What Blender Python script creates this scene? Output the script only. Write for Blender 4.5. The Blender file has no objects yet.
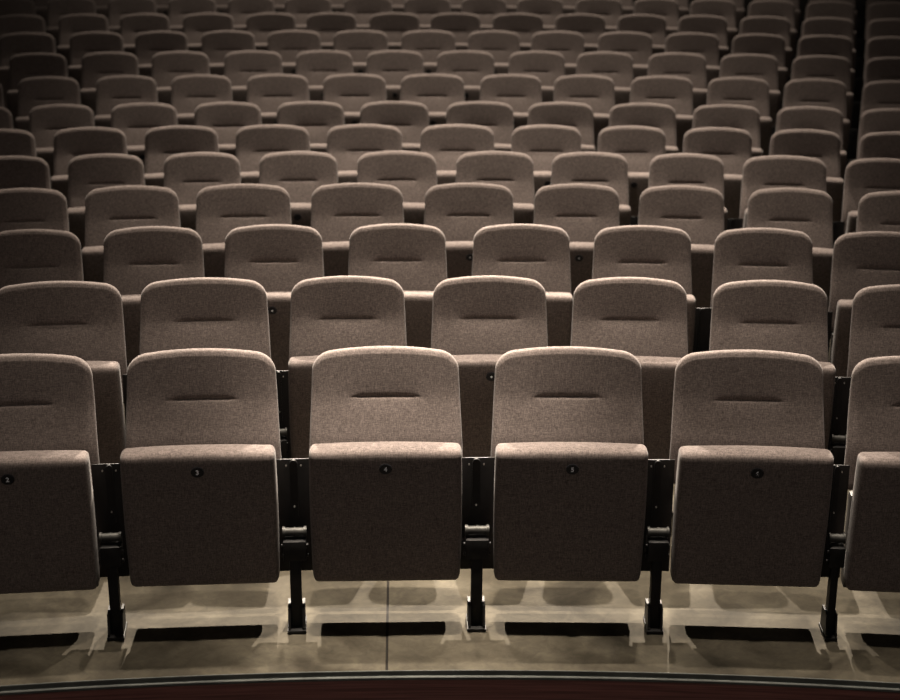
import bpy, bmesh, math
from mathutils import Matrix, Vector

scene = bpy.context.scene
COL = scene.collection

# ------------------------------------------------------------------ layout (metres)
EYE = 2.438                                 # camera height above the first tread
PIT, ROL, YAW, FPX = math.radians(17.973841), math.radians(.30249), math.radians(.083809), 1494.923
CX, CY = 0.183498, -7.168308                   # common centre of the curved rows
BACK_H = 0.908                                # height of a seat back
# per row: radius of the back's top, height of that top over the first tread, seat angles (rad)
ROWS = [
 (11.927, 0.909, [-0.1345, -0.0841, -0.0329, 0.0184, 0.0688, 0.1174]),
 (12.857, 0.901, [-0.1323, -0.0887, -0.0451, -0.0016, 0.0414, 0.0838, 0.1258]),
 (13.784, 0.894, [-0.1484, -0.1096, -0.0706, -0.0301, 0.0107, 0.0504, 0.0897, 0.1279]),
 (14.708, 0.892, [-0.1581, -0.1216, -0.0837, -0.0443, -0.0054, 0.0321, 0.0684, 0.1056, 0.1438]),
 (15.624, 0.889, [-0.1686, -0.1354, -0.1013, -0.0666, -0.0307, 0.0051, 0.0397, 0.0748, 0.1099, 0.145]),
 (16.539, 0.89, [-0.1787, -0.1457, -0.112, -0.0779, -0.0432, -0.0079, 0.0259, 0.0583, 0.0905, 0.1231, 0.1559]),
 (17.446, 0.898, [-0.1909, -0.1605, -0.1293, -0.0971, -0.0649, -0.032, 0.0016, 0.0334, 0.0655, 0.098, 0.13, 0.1614]),
 (18.374, 0.962, [-0.1987, -0.1694, -0.1392, -0.1097, -0.0792, -0.0483, -0.0168, 0.015, 0.0447, 0.0758, 0.1064, 0.1367, 0.1673]),
 (19.292, 1.027, [-0.1772, -0.1487, -0.1203, -0.0906, -0.0614, -0.0321, -0.0028, 0.0268, 0.055, 0.0848, 0.1141, 0.1432, 0.1725]),
 (20.211, 1.091, [-0.185, -0.1569, -0.1303, -0.1025, -0.0748, -0.0468, -0.018, 0.0098, 0.0369, 0.0654, 0.0935, 0.1212, 0.1485, 0.1766]),
 (21.13, 1.154, [-0.1912, -0.1649, -0.1393, -0.1125, -0.0857, -0.0597, -0.0325, -0.0061, 0.0209, 0.0479, 0.0744, 0.1004, 0.1269, 0.1532, 0.1806]),
 (22.051, 1.223, [-0.1975, -0.1724, -0.1467, -0.121, -0.0954, -0.0706, -0.0443, -0.0181, 0.0068, 0.0315, 0.0574, 0.0825, 0.1071, 0.1324, 0.1573, 0.1835]),
 (22.973, 1.328, [-0.2051, -0.1817, -0.1579, -0.1339, -0.1095, -0.085, -0.0603, -0.0355, -0.0106, 0.0143, 0.0391, 0.0639, 0.0885, 0.113, 0.1372, 0.1612, 0.1863]),
]
SPACING = 0.556
EDGE_R = 11.380                                # front edge of the first tread
ORDINAL = 'first second third fourth fifth sixth seventh eighth ninth tenth eleventh twelfth thirteenth fourteenth fifteenth sixteenth seventeenth'.split()

# ------------------------------------------------------------------ materials
def node(nt, t, **kw):
    n = nt.nodes.new(t)
    for k, v in kw.items():
        if k in n.inputs.keys(): n.inputs[k].default_value = v
        else: setattr(n, k, v)
    return n

def new_mat(name, rough=.6, metal=0.):
    m = bpy.data.materials.new(name); m.use_nodes = True
    nt = m.node_tree; b = nt.nodes['Principled BSDF']
    b.inputs['Roughness'].default_value = rough; b.inputs['Metallic'].default_value = metal
    return m, nt, b

def ramp(nt, stops):
    r = nt.nodes.new('ShaderNodeValToRGB')
    e = r.color_ramp.elements
    while len(e) < len(stops): e.new(.5)
    for x, (p, c) in zip(e, stops): x.position = p; x.color = (*c, 1)
    return r

def fabric(name, base):
    m, nt, b = new_mat(name, .95)
    b.inputs['Specular IOR Level'].default_value = .1
    b.inputs['Sheen Weight'].default_value = .12
    b.inputs['Sheen Roughness'].default_value = .5
    tc = nt.nodes.new('ShaderNodeTexCoord'); oi = nt.nodes.new('ShaderNodeObjectInfo')
    add = node(nt, 'ShaderNodeVectorMath', operation='ADD')
    nt.links.new(tc.outputs['Object'], add.inputs[0])
    sc = node(nt, 'ShaderNodeMath', operation='MULTIPLY'); sc.inputs[1].default_value = 7.
    nt.links.new(oi.outputs['Random'], sc.inputs[0]); nt.links.new(sc.outputs[0], add.inputs[1])
    n1 = node(nt, 'ShaderNodeTexNoise', Scale=260., Detail=3., Roughness=.65)
    nt.links.new(add.outputs[0], n1.inputs['Vector'])
    # threads: stretched noise in both directions
    mp = nt.nodes.new('ShaderNodeMapping'); mp.inputs['Scale'].default_value = (420, 120, 60)
    nt.links.new(add.outputs[0], mp.inputs['Vector'])
    n2 = node(nt, 'ShaderNodeTexNoise', Scale=1., Detail=2.); nt.links.new(mp.outputs[0], n2.inputs['Vector'])
    mp2 = nt.nodes.new('ShaderNodeMapping'); mp2.inputs['Scale'].default_value = (60, 120, 420)
    nt.links.new(add.outputs[0], mp2.inputs['Vector'])
    n3 = node(nt, 'ShaderNodeTexNoise', Scale=1., Detail=2.); nt.links.new(mp2.outputs[0], n3.inputs['Vector'])
    s1 = node(nt, 'ShaderNodeMath', operation='ADD'); nt.links.new(n2.outputs['Fac'], s1.inputs[0]); nt.links.new(n3.outputs['Fac'], s1.inputs[1])
    s2 = node(nt, 'ShaderNodeMath', operation='ADD'); nt.links.new(s1.outputs[0], s2.inputs[0]); nt.links.new(n1.outputs['Fac'], s2.inputs[1])
    dv = node(nt, 'ShaderNodeMath', operation='DIVIDE'); dv.inputs[1].default_value = 3.; nt.links.new(s2.outputs[0], dv.inputs[0])
    lo = tuple(c * .42 for c in base); hi = tuple(min(1, c * 1.72) for c in base)
    r = ramp(nt, [(.34, lo), (.5, base), (.66, hi)])
    nt.links.new(dv.outputs[0], r.inputs[0]); nt.links.new(r.outputs[0], b.inputs['Base Color'])
    bp = node(nt, 'ShaderNodeBump', Strength=.35, Distance=.0015)
    nt.links.new(dv.outputs[0], bp.inputs['Height']); nt.links.new(bp.outputs[0], b.inputs['Normal'])
    return m

def plain(name, col, rough, metal=0., noise=40., amt=.25, spec=.5):
    m, nt, b = new_mat(name, rough, metal)
    b.inputs['Specular IOR Level'].default_value = spec
    tc = nt.nodes.new('ShaderNodeTexCoord')
    n = node(nt, 'ShaderNodeTexNoise', Scale=noise, Detail=4.)
    nt.links.new(tc.outputs['Object'], n.inputs['Vector'])
    r = ramp(nt, [(.3, tuple(c * (1 - amt) for c in col)), (.7, tuple(c * (1 + amt) for c in col))])
    nt.links.new(n.outputs['Fac'], r.inputs[0]); nt.links.new(r.outputs[0], b.inputs['Base Color'])
    return m

M_FAB = fabric('taupe_wool', (.150, .123, .113))
M_PIP = fabric('taupe_edge', (.26, .212, .185))
M_STEEL = plain('black_steel', (.009, .0085, .0085), .5, spec=.25)
M_SHELL = plain('black_shell', (.018, .015, .014), .55)
M_PLATE = plain('black_plate', (.010, .010, .012), .3)
M_WHITE = plain('numeral_white', (.85, .86, .9), .5, amt=.05)
M_CHROME = plain('dull_steel', (.04, .039, .036), .55, .6, noise=25, amt=.5)
M_SCREW = plain('bright_screw', (.55, .53, .5), .35, .9)
M_TRIM = plain('grey_nosing', (.065, .069, .064), .55, .0, noise=9, amt=.35)

def floor_mat():
    m, nt, b = new_mat('trowelled_concrete', .8)
    b.inputs['Specular IOR Level'].default_value = .12
    tc = nt.nodes.new('ShaderNodeTexCoord')
    # sweeping trowel marks: distorted large noise, with angular patches and fine grain
    n1 = node(nt, 'ShaderNodeTexNoise', Scale=2.6, Detail=5., Distortion=1.6)
    n2 = node(nt, 'ShaderNodeTexNoise', Scale=24., Detail=7., Roughness=.68, Distortion=.8)
    v = node(nt, 'ShaderNodeTexVoronoi', Scale=5.5, feature='SMOOTH_F1')
    d = node(nt, 'ShaderNodeTexNoise', Scale=1.7, Detail=2.)
    mx = node(nt, 'ShaderNodeMixRGB', Fac=.35)
    nt.links.new(tc.outputs['Object'], d.inputs['Vector'])
    nt.links.new(tc.outputs['Object'], mx.inputs[1]); nt.links.new(d.outputs['Color'], mx.inputs[2])
    nt.links.new(mx.outputs[0], v.inputs['Vector'])
    for n in (n1, n2): nt.links.new(tc.outputs['Object'], n.inputs['Vector'])
    r1 = ramp(nt, [(.32, (.029, .0245, .0172)), (.5, (.052, .0452, .033)), (.7, (.075, .066, .0495))])
    nt.links.new(n1.outputs['Fac'], r1.inputs[0])
    r2 = ramp(nt, [(.12, (.66, .66, .66)), (.38, (1.08, 1.08, 1.08))]); nt.links.new(v.outputs['Distance'], r2.inputs[0])
    r3 = ramp(nt, [(.32, (.74, .74, .73)), (.66, (1.14, 1.13, 1.10))]); nt.links.new(n2.outputs['Fac'], r3.inputs[0])
    m1 = node(nt, 'ShaderNodeMixRGB', blend_type='MULTIPLY', Fac=1.); nt.links.new(r1.outputs[0], m1.inputs[1]); nt.links.new(r2.outputs[0], m1.inputs[2])
    m2 = node(nt, 'ShaderNodeMixRGB', blend_type='MULTIPLY', Fac=1.); nt.links.new(m1.outputs[0], m2.inputs[1]); nt.links.new(r3.outputs[0], m2.inputs[2])
    # construction joint: a radial saw cut in the slab (object origin lies at the rows' centre)
    sp = nt.nodes.new('ShaderNodeSeparateXYZ'); nt.links.new(tc.outputs['Object'], sp.inputs[0])
    th = -0.0328
    a = node(nt, 'ShaderNodeMath', operation='MULTIPLY'); a.inputs[1].default_value = math.cos(th); nt.links.new(sp.outputs[0], a.inputs[0])
    c = node(nt, 'ShaderNodeMath', operation='MULTIPLY'); c.inputs[1].default_value = -math.sin(th); nt.links.new(sp.outputs[1], c.inputs[0])
    s = node(nt, 'ShaderNodeMath', operation='ADD'); nt.links.new(a.outputs[0], s.inputs[0]); nt.links.new(c.outputs[0], s.inputs[1])
    ab = node(nt, 'ShaderNodeMath', operation='ABSOLUTE'); nt.links.new(s.outputs[0], ab.inputs[0])
    lt = node(nt, 'ShaderNodeMath', operation='LESS_THAN'); lt.inputs[1].default_value = .0042; nt.links.new(ab.outputs[0], lt.inputs[0])
    m3 = node(nt, 'ShaderNodeMixRGB'); m3.inputs[2].default_value = (.012, .010, .008, 1)
    nt.links.new(lt.outputs[0], m3.inputs[0]); nt.links.new(m2.outputs[0], m3.inputs[1])
    nt.links.new(m3.outputs[0], b.inputs['Base Color'])
    bp = node(nt, 'ShaderNodeBump', Strength=.25, Distance=.004); nt.links.new(n1.outputs['Fac'], bp.inputs['Height']); nt.links.new(bp.outputs[0], b.inputs['Normal'])
    return m

def wood_mat():
    m, nt, b = new_mat('red_brown_wood', .5)
    tc = nt.nodes.new('ShaderNodeTexCoord')
    mp = nt.nodes.new('ShaderNodeMapping'); mp.inputs['Scale'].default_value = (3, 3, 160)
    nt.links.new(tc.outputs['Object'], mp.inputs['Vector'])
    n = node(nt, 'ShaderNodeTexNoise', Scale=1., Detail=4., Distortion=.4); nt.links.new(mp.outputs[0], n.inputs['Vector'])
    r = ramp(nt, [(.35, (.11, .036, .031)), (.65, (.23, .085, .072))]); nt.links.new(n.outputs['Fac'], r.inputs[0])
    nt.links.new(r.outputs[0], b.inputs['Base Color'])
    return m

M_FLOOR, M_WOOD = floor_mat(), wood_mat()
M_DARK = plain('dark_stage_floor', (.03, .026, .024), .6)

# ------------------------------------------------------------------ mesh helpers
def link(name, me, mat, parent=None, smooth=True):
    o = bpy.data.objects.new(name, me); COL.objects.link(o)
    if mat: me.materials.append(mat)
    if smooth:
        for p in me.polygons: p.use_smooth = True
    o.parent = parent
    return o

def from_bm(bm, name):
    bmesh.ops.recalc_face_normals(bm, faces=bm.faces)
    me = bpy.data.meshes.new(name); bm.to_mesh(me); bm.free(); return me

def box(bm, x0, x1, y0, y1, z0, z1, bev=0.):
    r = bmesh.ops.create_cube(bm, size=1.)
    vs = r['verts']
    for v in vs:
        v.co = Vector(((x0 + x1) / 2 + v.co.x * (x1 - x0), (y0 + y1) / 2 + v.co.y * (y1 - y0), (z0 + z1) / 2 + v.co.z * (z1 - z0)))
    if bev:
        es = list({e for v in vs for e in v.link_edges})
        bmesh.ops.bevel(bm, geom=es, offset=bev, segments=2, affect='EDGES', profile=.6)

def cyl(bm, p, axis, r, l, n=20, r2=None):
    rot = {'x': Matrix.Rotation(math.pi / 2, 4, 'Y'), 'y': Matrix.Rotation(math.pi / 2, 4, 'X'), 'z': Matrix.Identity(4)}[axis]
    bmesh.ops.create_cone(bm, cap_ends=True, segments=n, radius1=r, radius2=r if r2 is None else r2, depth=l, matrix=Matrix.Translation(p) @ rot)

# ------------------------------------------------------------------ the seat
Y0 = .25                                       # local y of the back's top behind the seat's base point
T_HEAD, T_MID, T_LOW = (math.tan(math.radians(a)) for a in (10.5, 22, 9))   # slopes: headrest, back, hidden foot of the back
ZB, ZT, ZP = .470, BACK_H + .001, .746                # back: bottom, crest, tuck

def roundover(q):
    q = max(0., min(1., q)); return math.sqrt(1 - (1 - q) ** 2)

WIDE = 1.            # width factor of the seat being built: 1 standard, 1.1 wide
def half_width(z):
    return WIDE * (.2310 - .041 * max(-.1, min(.24, z - .62)))

def top_at(u):
    """height of the outline over |u| = x / half width"""
    w = .221 * WIDE; x = abs(u) * w; rx, rz = .070, .060
    d = .011 * (x / (w - rx)) ** 2 if x < w - rx else .011 + .004 * (x - w + rx) / rx
    if x > w - rx:
        q = min(1., (x - w + rx) / rx); d += rz * (1 - math.sqrt(max(0., 1 - q * q)))
    return ZT - d

def face_y(z):
    def soft(d): return .5 * (d + math.sqrt(d * d + .0009))         # rounded hinge between two slopes
    return Y0 - .030 - (ZT - z) * T_HEAD - soft(.746 - z) * (T_MID - T_HEAD) + soft(.61 - z) * (T_MID - T_LOW) + .0012

def tuck(x, z):
    """depth of the sewn tuck across the headrest (positive = inwards)"""
    g = 1 / (1 + (abs(x) / .099) ** 20)
    wide = math.exp(-(abs(x) / .125) ** 4)
    s = z - ZP
    if s >= 0: return g * .012 * math.exp(-s / .0055) + wide * .005 * math.exp(-(s / .05) ** 1.5)
    return g * .012 * math.exp(s / .003) + wide * .005 * math.exp(-(s / .030) ** 2)

def back_mesh():
    nu = 52
    us = [math.sin(math.pi / 2 * (2 * i / nu - 1)) for i in range(nu + 1)]
    zs = [ZB + .002 * k * k for k in range(0, 5)]
    z = zs[-1] + .02
    while z < ZP - .03: zs.append(z); z += .018
    z = ZP - .024
    while z < ZP + .03: zs.append(z); z += .0025
    while z < ZT - .045: zs.append(z); z += .009
    n = 14
    zs += [ZT - .045 * math.cos(math.pi / 2 * k / n) for k in range(n + 1)]
    # the columns share one v scale; outline columns are shorter
    vs = [(q - ZB) / (ZT - ZB) for q in zs]
    bm = bmesh.new()
    grids = []
    for side in (0, 1):
        g = []
        for v in vs:
            row = []
            for u in us:
                t = top_at(u)
                z = ZB + v * (t - ZB) if v > .72 else ZB + v * (ZT - ZB) * (1 - (1 - (t - ZB) / (ZT - ZB)) * (v / .72) ** 6 if abs(u) > .6 else 1)
                zz = ZB + v * (ZT - ZB)
                if abs(u) <= .6:
                    k = max(0., (zz - .80) / (ZT - .80)); z = zz - k * (ZT - t)
                else:
                    k = max(0., (zz - .60) / (ZT - .60)); z = zz - k * (ZT - t)
                    k2 = max(0., (zz - .80) / (ZT - .80)); f = min(1., (abs(u) - .6) / .2)
                    z = (zz - k2 * (ZT - t)) * (1 - f) + z * f
                w = half_width(z); x = u * w
                ds, dt, db = w - abs(x), t - z, z - ZB
                e = roundover(ds / .026) * roundover(dt / .012) * roundover(db / .02)
                mid = face_y(z) + .025
                if side == 0:
                    seam = .0042 * (math.exp(-((ds - .0125) / .0028) ** 2) * roundover(dt / .02) + math.exp(-((dt - .0105) / .0026) ** 2) * roundover(ds / .02))
                    y = mid - .025 * e - .007 * (x / w) ** 2 + .004 + (tuck(x, z) + seam) * e
                else:
                    y = mid + .019 * e - .007 * (x / w) ** 2 + .004
                row.append(bm.verts.new((x, y, z)))
            g.append(row)
        grids.append(g)
    for side, g in enumerate(grids):
        for j in range(len(vs) - 1):
            for i in range(nu):
                q = (g[j][i], g[j][i + 1], g[j + 1][i + 1], g[j + 1][i])
                bm.faces.new(q if side == 0 else q[::-1])
    bmesh.ops.remove_doubles(bm, verts=bm.verts, dist=2e-5)
    return from_bm(bm, 'backrest')

def shell_mesh():
    """dark moulded shell behind the upholstery"""
    bm = bmesh.new(); nu, nv = 24, 16
    fr, bk = [], []
    for j in range(nv + 1):
        v = j / nv; a, c = [], []
        for i in range(nu + 1):
            u = math.sin(math.pi / 2 * (2 * i / nu - 1)); t = top_at(u) - .030
            z = .50 + v * (t - .50); x = u * (half_width(z) - .014)
            y = face_y(z) + .041 - .007 * u * u
            e = roundover((1 - abs(u)) * 8) * roundover((t - z) / .02)
            a.append(bm.verts.new((x, y, z))); c.append(bm.verts.new((x, y + .004 + .012 * e, z)))
        fr.append(a); bk.append(c)
    for j in range(nv):
        for i in range(nu):
            bm.faces.new((fr[j][i], fr[j][i + 1], fr[j + 1][i + 1], fr[j + 1][i]))
            bm.faces.new((bk[j][i + 1], bk[j][i], bk[j + 1][i], bk[j + 1][i + 1]))
    for j in range(nv):
        for i in (0, nu): bm.faces.new((fr[j][i], fr[j + 1][i], bk[j + 1][i], bk[j][i]))
    for i in range(nu):
        for j in (0, nv): bm.faces.new((fr[j][i], fr[j][i + 1], bk[j][i + 1], bk[j][i]))
    return from_bm(bm, 'back_shell')

PAN_C = Vector((0, Y0 - .244, .409)); PAN_H = Vector((.2232, .048, .2455))
PAN_TILT = math.tan(math.radians(5.0))

def pan_shape(p):
    """rounded cushion: p on the unit cube -> local point"""
    h = Vector((PAN_H.x * WIDE, PAN_H.y, PAN_H.z))
    q = Vector((p.x * h.x, p.y * h.y, p.z * h.z))
    r = Vector((.017, .038, .021 if p.z > 0 else .032))
    out = Vector()
    d = Vector()
    for k in range(3):
        lim = h[k] - r[k]; inner = max(-lim, min(lim, q[k])); d[k] = (q[k] - inner) / r[k]; out[k] = inner
    if d.length > 1e-9:
        d.normalize()
        # plan corners stay tighter than the nose
        for k in range(3): out[k] += d[k] * r[k]
    xx, zz = out.x / h.x, out.z / h.z
    bulge = max(0., 1 - xx ** 4) * max(0., 1 - zz ** 4)
    if out.y < 0: out.y -= .009 * bulge * (-out.y / h.y)
    out.z += .008 * (1 - xx * xx) * max(0., zz) ** 2
    out.x *= 1 + .012 * (1 - zz * zz) - .006 * max(0., -zz)
    if out.y > 0: out.y += .014 * max(0., -zz) * out.y / h.y      # the hinge end is thicker
    out.y -= PAN_TILT * out.z
    return out + PAN_C

def pan_mesh():
    bm = bmesh.new(); n = 26
    s = [math.sin(math.pi / 2 * (2 * i / n - 1)) for i in range(n + 1)]
    for ax in range(3):
        for sg in (-1, 1):
            g = []
            for a in s:
                row = []
                for b in s:
                    p = Vector((0, 0, 0)); p[ax] = sg; p[(ax + 1) % 3] = a; p[(ax + 2) % 3] = b
                    row.append(bm.verts.new(pan_shape(p)))
                g.append(row)
            for i in range(n):
                for j in range(n):
                    bm.faces.new((g[i][j], g[i + 1][j], g[i + 1][j + 1], g[i][j + 1]))
    bmesh.ops.remove_doubles(bm, verts=bm.verts, dist=1e-5)
    return from_bm(bm, 'seat_pan')

PLATE_Z = .597
def pan_front(z):
    zz = (z - PAN_C.z) / PAN_H.z
    return PAN_C.y - PAN_H.y - .009 * (1 - zz ** 4) - PAN_TILT * (z - PAN_C.z)
PLATE_Y = pan_front(PLATE_Z)

def blocker_mesh():
    """hidden box behind the cushion, added to block light from the rear"""
    bm = bmesh.new()
    box(bm, -.211 * WIDE, .211 * WIDE, Y0 - .146, Y0 - .080, .120, .455, .012)  # unseen box, added so the floor under the cushion stays dark
    return from_bm(bm, 'light_blocker')

def plate_mesh():
    bm = bmesh.new()
    cyl(bm, Vector((0, 0, 0)), 'y', .0208, .009, 36)
    cyl(bm, Vector((0, -.0048, 0)), 'y', .0188, .002, 36)
    for v in bm.verts: v.co.z *= .82; v.co += Vector((0, PLATE_Y - .0015, PLATE_Z))
    return from_bm(bm, 'number_plate')

def numeral_mesh(ch):
    cu = bpy.data.curves.new('numeral', 'FONT'); cu.body = ch; cu.size = .0205; cu.align_x = 'CENTER'; cu.align_y = 'CENTER'; cu.extrude = .0004; cu.offset = .0006
    t = bpy.data.objects.new('numeral', cu); COL.objects.link(t)
    dg = bpy.context.evaluated_depsgraph_get(); me = bpy.data.meshes.new_from_object(t.evaluated_get(dg))
    bpy.data.objects.remove(t); bpy.data.curves.remove(cu)
    xs = [v.co.x for v in me.vertices]; zs = [v.co.y for v in me.vertices]
    cx, cz = (min(xs) + max(xs)) / 2, (min(zs) + max(zs)) / 2
    me.transform(Matrix.Translation((0, PLATE_Y - .0078, PLATE_Z)) @ Matrix.Rotation(math.pi / 2, 4, 'X') @ Matrix.Translation((-cx, -cz, 0)))
    me.name = 'numeral'
    return me

def mark_mesh():
    bm = bmesh.new(); cyl(bm, Vector((0, PLATE_Y - .0076, PLATE_Z)), 'y', .0042, .0012, 16)
    return from_bm(bm, 'plate_mark')

# the floor standard that stands in the gap to the right of each seat (origin on the tread)
def standard_mesh(h):
    bm = bmesh.new()
    box(bm, -.0215, .0215, -.020, .020, .006, .270, .003)
    box(bm, -.043, .043, -.030, .040, .257, .327, .004)           # bracket box
    for s in (-1, 1):                                             # stub bolts on the bracket
        cyl(bm, Vector((s * .046, -.008, .305)), 'x', .006, .010, 12); cyl(bm, Vector((s * .046, -.008, .270)), 'x', .006, .010, 12)
    return from_bm(bm, 'standard')

def foot_mesh():
    bm = bmesh.new()
    box(bm, -.036, .036, -.050, .060, 0, .012, .002)
    for s in (-1, 1):                                             # cheeks either side of the post, taller at the outside
        vs = []
        for x in (s * .0225, s * .0325):
            for (y, z) in ((-.046, .010), (.050, .010), (.040, .088), (-.030, .088)):
                vs.append(bm.verts.new((x, y, z)))
        a, b = vs[:4], vs[4:]
        bm.faces.new(a); bm.faces.new(b[::-1])
        for k in range(4): bm.faces.new((a[k], a[(k + 1) % 4], b[(k + 1) % 4], b[k]))
        cyl(bm, Vector((s * .0275, -.051, .022)), 'y', .004, .004, 10)
    return from_bm(bm, 'foot')

def upright_mesh():
    """plate behind the hinge that carries the back: wide plate with a raised round-topped rib"""
    bm = bmesh.new()
    box(bm, -.072, .072, .088, .093, .165, .572, .002)  # lower end lengthened past the hinge to stop rear light in the gap
    n = 12; out = [(-.015, .367), (.015, .367)] + [(.015 * math.cos(math.pi * k / n), .556 + .015 * math.sin(math.pi * k / n)) for k in range(n + 1)]
    f = [bm.verts.new((x, .078, z)) for x, z in out]; b = [bm.verts.new((x, .087, z)) for x, z in out]
    bm.faces.new(f); bm.faces.new(b[::-1])
    for k in range(len(out)): bm.faces.new((f[k], f[(k + 1) % len(out)], b[(k + 1) % len(out)], b[k]))
    for s in (-1, 1): box(bm, s * .036 - .003, s * .036 + .003, .092, .135, .330, .53, .001)   # flanges back to the seat shells
    return from_bm(bm, 'upright_plate')

def rod_mesh():
    bm = bmesh.new()
    cyl(bm, Vector((0, .004, .349)), 'x', .0145, .084, 24)
    for s in (-1, 1):
        cyl(bm, Vector((s * .040, .004, .349)), 'x', .0185, .010, 24)
    cyl(bm, Vector((0, .004, .349)), 'x', .0165, .006, 24)
    return from_bm(bm, 'hinge_rod')

def screw_mesh():
    bm = bmesh.new(); cyl(bm, Vector((0, 0, 0)), 'y', .0032, .004, 12)
    return from_bm(bm, 'screw')

ME = dict(plate=plate_mesh(), mark=mark_mesh(),
          post=standard_mesh(0), foot=foot_mesh(), up=upright_mesh(), rod=rod_mesh(), screw=screw_mesh())
for tag, WIDE in (('_wide', 1.1), ('', 1.)):
    ME['back' + tag], ME['shell' + tag], ME['pan' + tag], ME['housing' + tag] = back_mesh(), shell_mesh(), pan_mesh(), blocker_mesh()
PROTO = {}
def part(key, name, mat, parent, smooth=True):
    """first use builds the object; later uses copy it (shared mesh)"""
    if key not in PROTO:
        PROTO[key] = link(name, ME[key], mat, parent, smooth); return PROTO[key]
    o = PROTO[key].copy(); COL.objects.link(o); o.parent = parent
    o.location = (0, 0, 0); o.scale = (1, 1, 1); o.rotation_euler = (0, 0, 0)
    return o

def flat(me):
    try: me.set_sharp_from_angle(angle=math.radians(35))
    except Exception: pass
for k in ('shell', 'shell_wide', 'housing', 'housing_wide', 'plate', 'mark', 'post', 'foot', 'up', 'rod', 'screw'): flat(ME[k])

FACE = .8           # the seats turn in a little less than their arc does
NUMERALS = {i: n for i, n in enumerate('234567')}
def seat(row, i, n, R, floor_z, th, sx, tag, gap_r, post_w, post_x):
    root = bpy.data.objects.new('theatre_seat', None); COL.objects.link(root)
    root.empty_display_size = .1
    rr = R - Y0
    tx, ty, phi = CX + R * math.sin(th), CY + R * math.cos(th), FACE * th - .008
    root.location = (tx - Y0 * math.sin(phi), ty - Y0 * math.cos(phi), floor_z)
    root.rotation_euler = (0, 0, -phi); root.scale = (sx, 1, 1)
    root['category'] = 'seat'; root['group'] = 'brown tip-up auditorium seats'
    if row == 0 and i < 5:
        root['label'] = 'brown tip-up seat in the front row with white numeral %s on its black plate' % NUMERALS[i]
    elif row == 0:
        root['label'] = 'brown tip-up seat at the right end of the front row, cut by the frame'
    else:
        half = (n + 1) // 2
        if i < half: where = ('%s seat from the left' % ORDINAL[i]) if i else 'leftmost seat'
        else:
            j = n - 1 - i; where = ('%s seat from the right' % ORDINAL[j]) if j else 'rightmost seat'
        root['label'] = 'brown tip-up theatre seat, %s in the %s row from the front' % (where, ORDINAL[row])
    part('back' + tag, 'backrest', M_FAB, root)
    part('shell' + tag, 'back_shell', M_SHELL, root)
    part('housing' + tag, 'light_blocker', M_SHELL, root)
    pan = part('pan' + tag, 'seat_pan', M_FAB, root)
    pl = part('plate', 'number_plate', M_PLATE, pan)
    if row == 0:
        if i < 5:
            me = numeral_mesh(NUMERALS[i]); nm = link('numeral', me, M_WHITE, pan, False)
    elif row < 4:
        part('mark', 'plate_mark', M_WHITE, pan)
    if gap_r:
        a = gap_r / 2 / R                              # the post stands halfway to the neighbour on the same arc
        sh = Y0 * (th - phi) + post_x; dx = sh * math.cos(th) + CX + rr * math.sin(th + a) - root.location.x; dy = -sh * math.sin(th) + CY + rr * math.cos(th + a) - root.location.y
        st = part('post', 'standard', M_STEEL, root)
        st.location = ((dx * math.cos(phi) - dy * math.sin(phi)) / sx, dx * math.sin(phi) + dy * math.cos(phi), 0); st.scale = (post_w / sx, 1, 1)
        part('foot', 'foot', M_STEEL, st); part('rod', 'hinge_rod', M_CHROME, st)
        up = part('up', 'upright_plate', M_STEEL, st)
        if row < 2:
            for q in ((-.028, .084, .550), (.028, .084, .550), (0, .076, .407)):
                sc = part('screw', 'screw', M_SCREW, st); sc.location = q
    return root

BROAD = {(3, 0): .97, (3, 1): 1.045, (3, 2): 1.065, (3, 7): .95, (4, 7): .94, (4, 8): 1.045, (4, 9): .96}       # the house mixes seat widths to stagger the rows
for row, (R, ztop, ths) in enumerate(ROWS):
    n = len(ths); sp = [(ths[k + 1] - ths[k]) * R for k in range(n - 1)]
    sxs, tags = [], []
    for i in range(n):
        m = (sp[max(0, i - 1)] + sp[min(n - 2, i)]) / 2
        tags.append('_wide' if row == 0 or (row == 1 and i < 2) else '')
        sxs.append(BROAD.get((row, i), (1., 1., .98)[row] if row < 3 else max(.94, min(1.07, 1 + 1.3 * (m / SPACING - 1)))))
    for i, th in enumerate(ths):
        w = [PAN_H.x * 1.014 * sxs[k] * (1.1 if tags[k] else 1) for k in range(n)]
        g = sp[i] if i < n - 1 else 0
        room = g * (1 - .26 / R) - w[i] - w[min(n - 1, i + 1)] - .005
        seat(row, i, n, R, ztop - BACK_H, th, sxs[i], tags[i], g, max(.45, min(1., (room - .004) / .104)),
             (w[i] - w[min(n - 1, i + 1)]) / 2)

# ------------------------------------------------------------------ the setting
def structure(name, bm, mat, smooth=False):
    o = link(name, from_bm(bm, name), mat, None, smooth)
    o.location = (CX, CY, 0); o['kind'] = 'structure'; return o

A0, A1, NA = -.34, .34, 96
def sweep(profile, closed=True):
    """revolve an (R, z) profile about the rows' centre, in coordinates of that centre"""
    bm = bmesh.new(); cols = []
    for k in range(NA + 1):
        t = A0 + (A1 - A0) * k / NA
        cols.append([bm.verts.new((r * math.sin(t), r * math.cos(t), z)) for r, z in profile])
    m = len(profile)
    for k in range(NA):
        for j in range(m if closed else m - 1):
            bm.faces.new((cols[k][j], cols[k + 1][j], cols[k + 1][(j + 1) % m], cols[k][(j + 1) % m]))
    if closed:
        bm.faces.new(cols[0]); bm.faces.new(cols[-1][::-1])
    return bm

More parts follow.
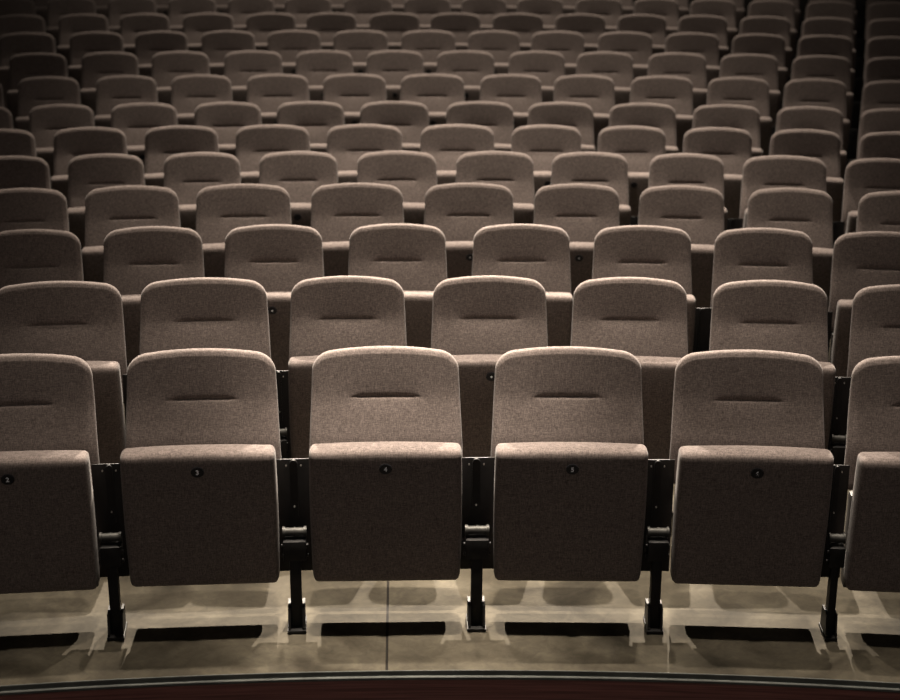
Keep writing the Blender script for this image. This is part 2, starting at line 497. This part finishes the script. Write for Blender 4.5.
FL = [ztop - BACK_H for _, ztop, _ in ROWS]
prof = [(EDGE_R + .0025, 0), (ROWS[0][0] + .30, 0)]
for k in range(1, 7):                                       # gently stepped front block
    r = ROWS[k][0]; prof += [(r - .62, FL[k - 1]), (r - .40, FL[k]), (r + .25, FL[k])]
for k in range(7, 13):                                      # stepped tiers behind
    r = ROWS[k][0]; prof += [(r - .50, FL[k - 1]), (r - .50, FL[k])]
prof += [(ROWS[-1][0] + 1.2, FL[-1])]
top = prof[:]
prof += [(ROWS[-1][0] + 1.2, -.55), (EDGE_R + .03, -.55), (EDGE_R + .03, -.0265), (EDGE_R + .0025, -.0265)]
structure('floor', sweep(prof), M_FLOOR)
structure('trim_1', sweep([(EDGE_R - .010, -.0275), (EDGE_R - .011, -.026), (EDGE_R - .011, -.019), (EDGE_R - .009, -.0165), (EDGE_R - .001, -.0165), (EDGE_R - .001, -.001), (EDGE_R, .0006), (EDGE_R + .0025, .0006), (EDGE_R + .0025, -.027)]), M_TRIM)
structure('wall_front', sweep([(EDGE_R + .006, -.55), (EDGE_R + .006, -.027), (EDGE_R + .03, -.027), (EDGE_R + .03, -.55)]), M_WOOD)
structure('wall_back', sweep([(ROWS[-1][0] + 1.2, -.55), (ROWS[-1][0] + 1.2, 5.5), (ROWS[-1][0] + 1.3, 5.5), (ROWS[-1][0] + 1.3, -.55)]), M_DARK)
structure('floor_stage', sweep([(6.2, -.56), (6.2, -.55), (EDGE_R + .03, -.55), (EDGE_R + .03, -.56)]), M_DARK)

# ------------------------------------------------------------------ lights
def polar(t, R, z): return Vector((CX + R * math.sin(t), CY + R * math.cos(t), z))
def spot(name, loc, target, power, size, blend, rad, col):
    l = bpy.data.lights.new(name, 'SPOT'); l.energy = power; l.spot_size = math.radians(size); l.spot_blend = blend
    l.shadow_soft_size = rad; l.color = col
    o = bpy.data.objects.new(name, l); COL.objects.link(o); o.location = loc
    o.rotation_euler = (Vector(target) - Vector(loc)).to_track_quat('-Z', 'Y').to_euler()
    return o
WARM = (1, .872, .725)
P = 1.7
# rows of house downlights in the high ceiling
spot('house_downlight', (-.12, 4.55, 14.), (-.12, 4.6, 0), 10500 * P, 6.6, 1, .14, WARM)
spot('house_downlight', (.20, 4.55, 14.), (.20, 4.6, 0), 3700 * P, 21, 1, .14, WARM)
spot('house_downlight', (.20, 7.5, 14.), (.20, 7.6, 0), 7300 * P, 22.5, 1, .14, WARM)
spot('house_downlight', (.20, 10.3, 14.), (.20, 10.5, 0), 4600 * P, 31, 1, .14, WARM)
spot('house_downlight', (.20, 13.4, 14.), (.20, 14.6, 0), 1900 * P, 42, 1, .14, WARM)
# profile spots on the bridges behind, aimed down at the stage edge: one low pair, one steep pair
spot('bridge_spot', (-1.5, 14.6, 8.75), (-.15, 4.7, .3), 13000 * P, 18, 1, .05, WARM)
spot('bridge_spot', (2.0, 14.6, 8.75), (.3, 4.7, .3), 13000 * P, 18, 1, .05, WARM)
spot('bridge_spot', (-1.0, 7.6, 11.5), (-.3, 4.6, .4), 2900 * P, 21, 1, .10, WARM)
spot('bridge_spot', (1.2, 7.6, 11.5), (.4, 4.6, .4), 2900 * P, 21, 1, .10, WARM)
spot('bridge_spot', (.2, 11.9, 13.5), (.2, 8.2, .8), 7000 * P, 34, 1, .10, WARM)
spot('bridge_spot', (.2, 16.4, 13.5), (.2, 12.6, 1.4), 4200 * P, 40, 1, .10, WARM)
# weak frontal fill added behind the camera to lift the dark cushion fronts
al = bpy.data.lights.new('front_fill', 'AREA'); al.energy = 85; al.shape = 'RECTANGLE'; al.size = 5; al.size_y = 1.5; al.color = (1, .88, .78)
ao = bpy.data.objects.new('front_fill', al); COL.objects.link(ao); ao.location = (0, -4.5, 6.5)
ao.rotation_euler = (Vector((.1, 5, .4)) - ao.location).to_track_quat('-Z', 'Y').to_euler()

w = bpy.data.worlds.new('dark_hall'); scene.world = w; w.use_nodes = True
bg = w.node_tree.nodes['Background']; bg.inputs[0].default_value = (1, .82, .68, 1); bg.inputs[1].default_value = .004

# ------------------------------------------------------------------ camera
cd = bpy.data.cameras.new('camera'); cam = bpy.data.objects.new('camera', cd); COL.objects.link(cam)
fw = Vector((math.sin(YAW) * math.cos(PIT), math.cos(YAW) * math.cos(PIT), -math.sin(PIT)))
r = Vector((math.cos(YAW), -math.sin(YAW), 0)); u = r.cross(fw)
r2 = r * math.cos(ROL) + u * math.sin(ROL); u2 = r2.cross(fw)
cam.matrix_world = Matrix(((r2.x, u2.x, -fw.x, 0), (r2.y, u2.y, -fw.y, 0), (r2.z, u2.z, -fw.z, EYE), (0, 0, 0, 1)))
cd.sensor_fit = 'HORIZONTAL'; cd.sensor_width = 36; cd.lens = FPX / 900 * 36
cd.dof.use_dof = True; cd.dof.focus_distance = 5.1; cd.dof.aperture_fstop = 3.1
scene.camera = cam

vs = scene.view_settings
vs.view_transform = 'Standard'; vs.look = 'None'; vs.gamma = 1; vs.exposure = 0; vs.use_curve_mapping = False
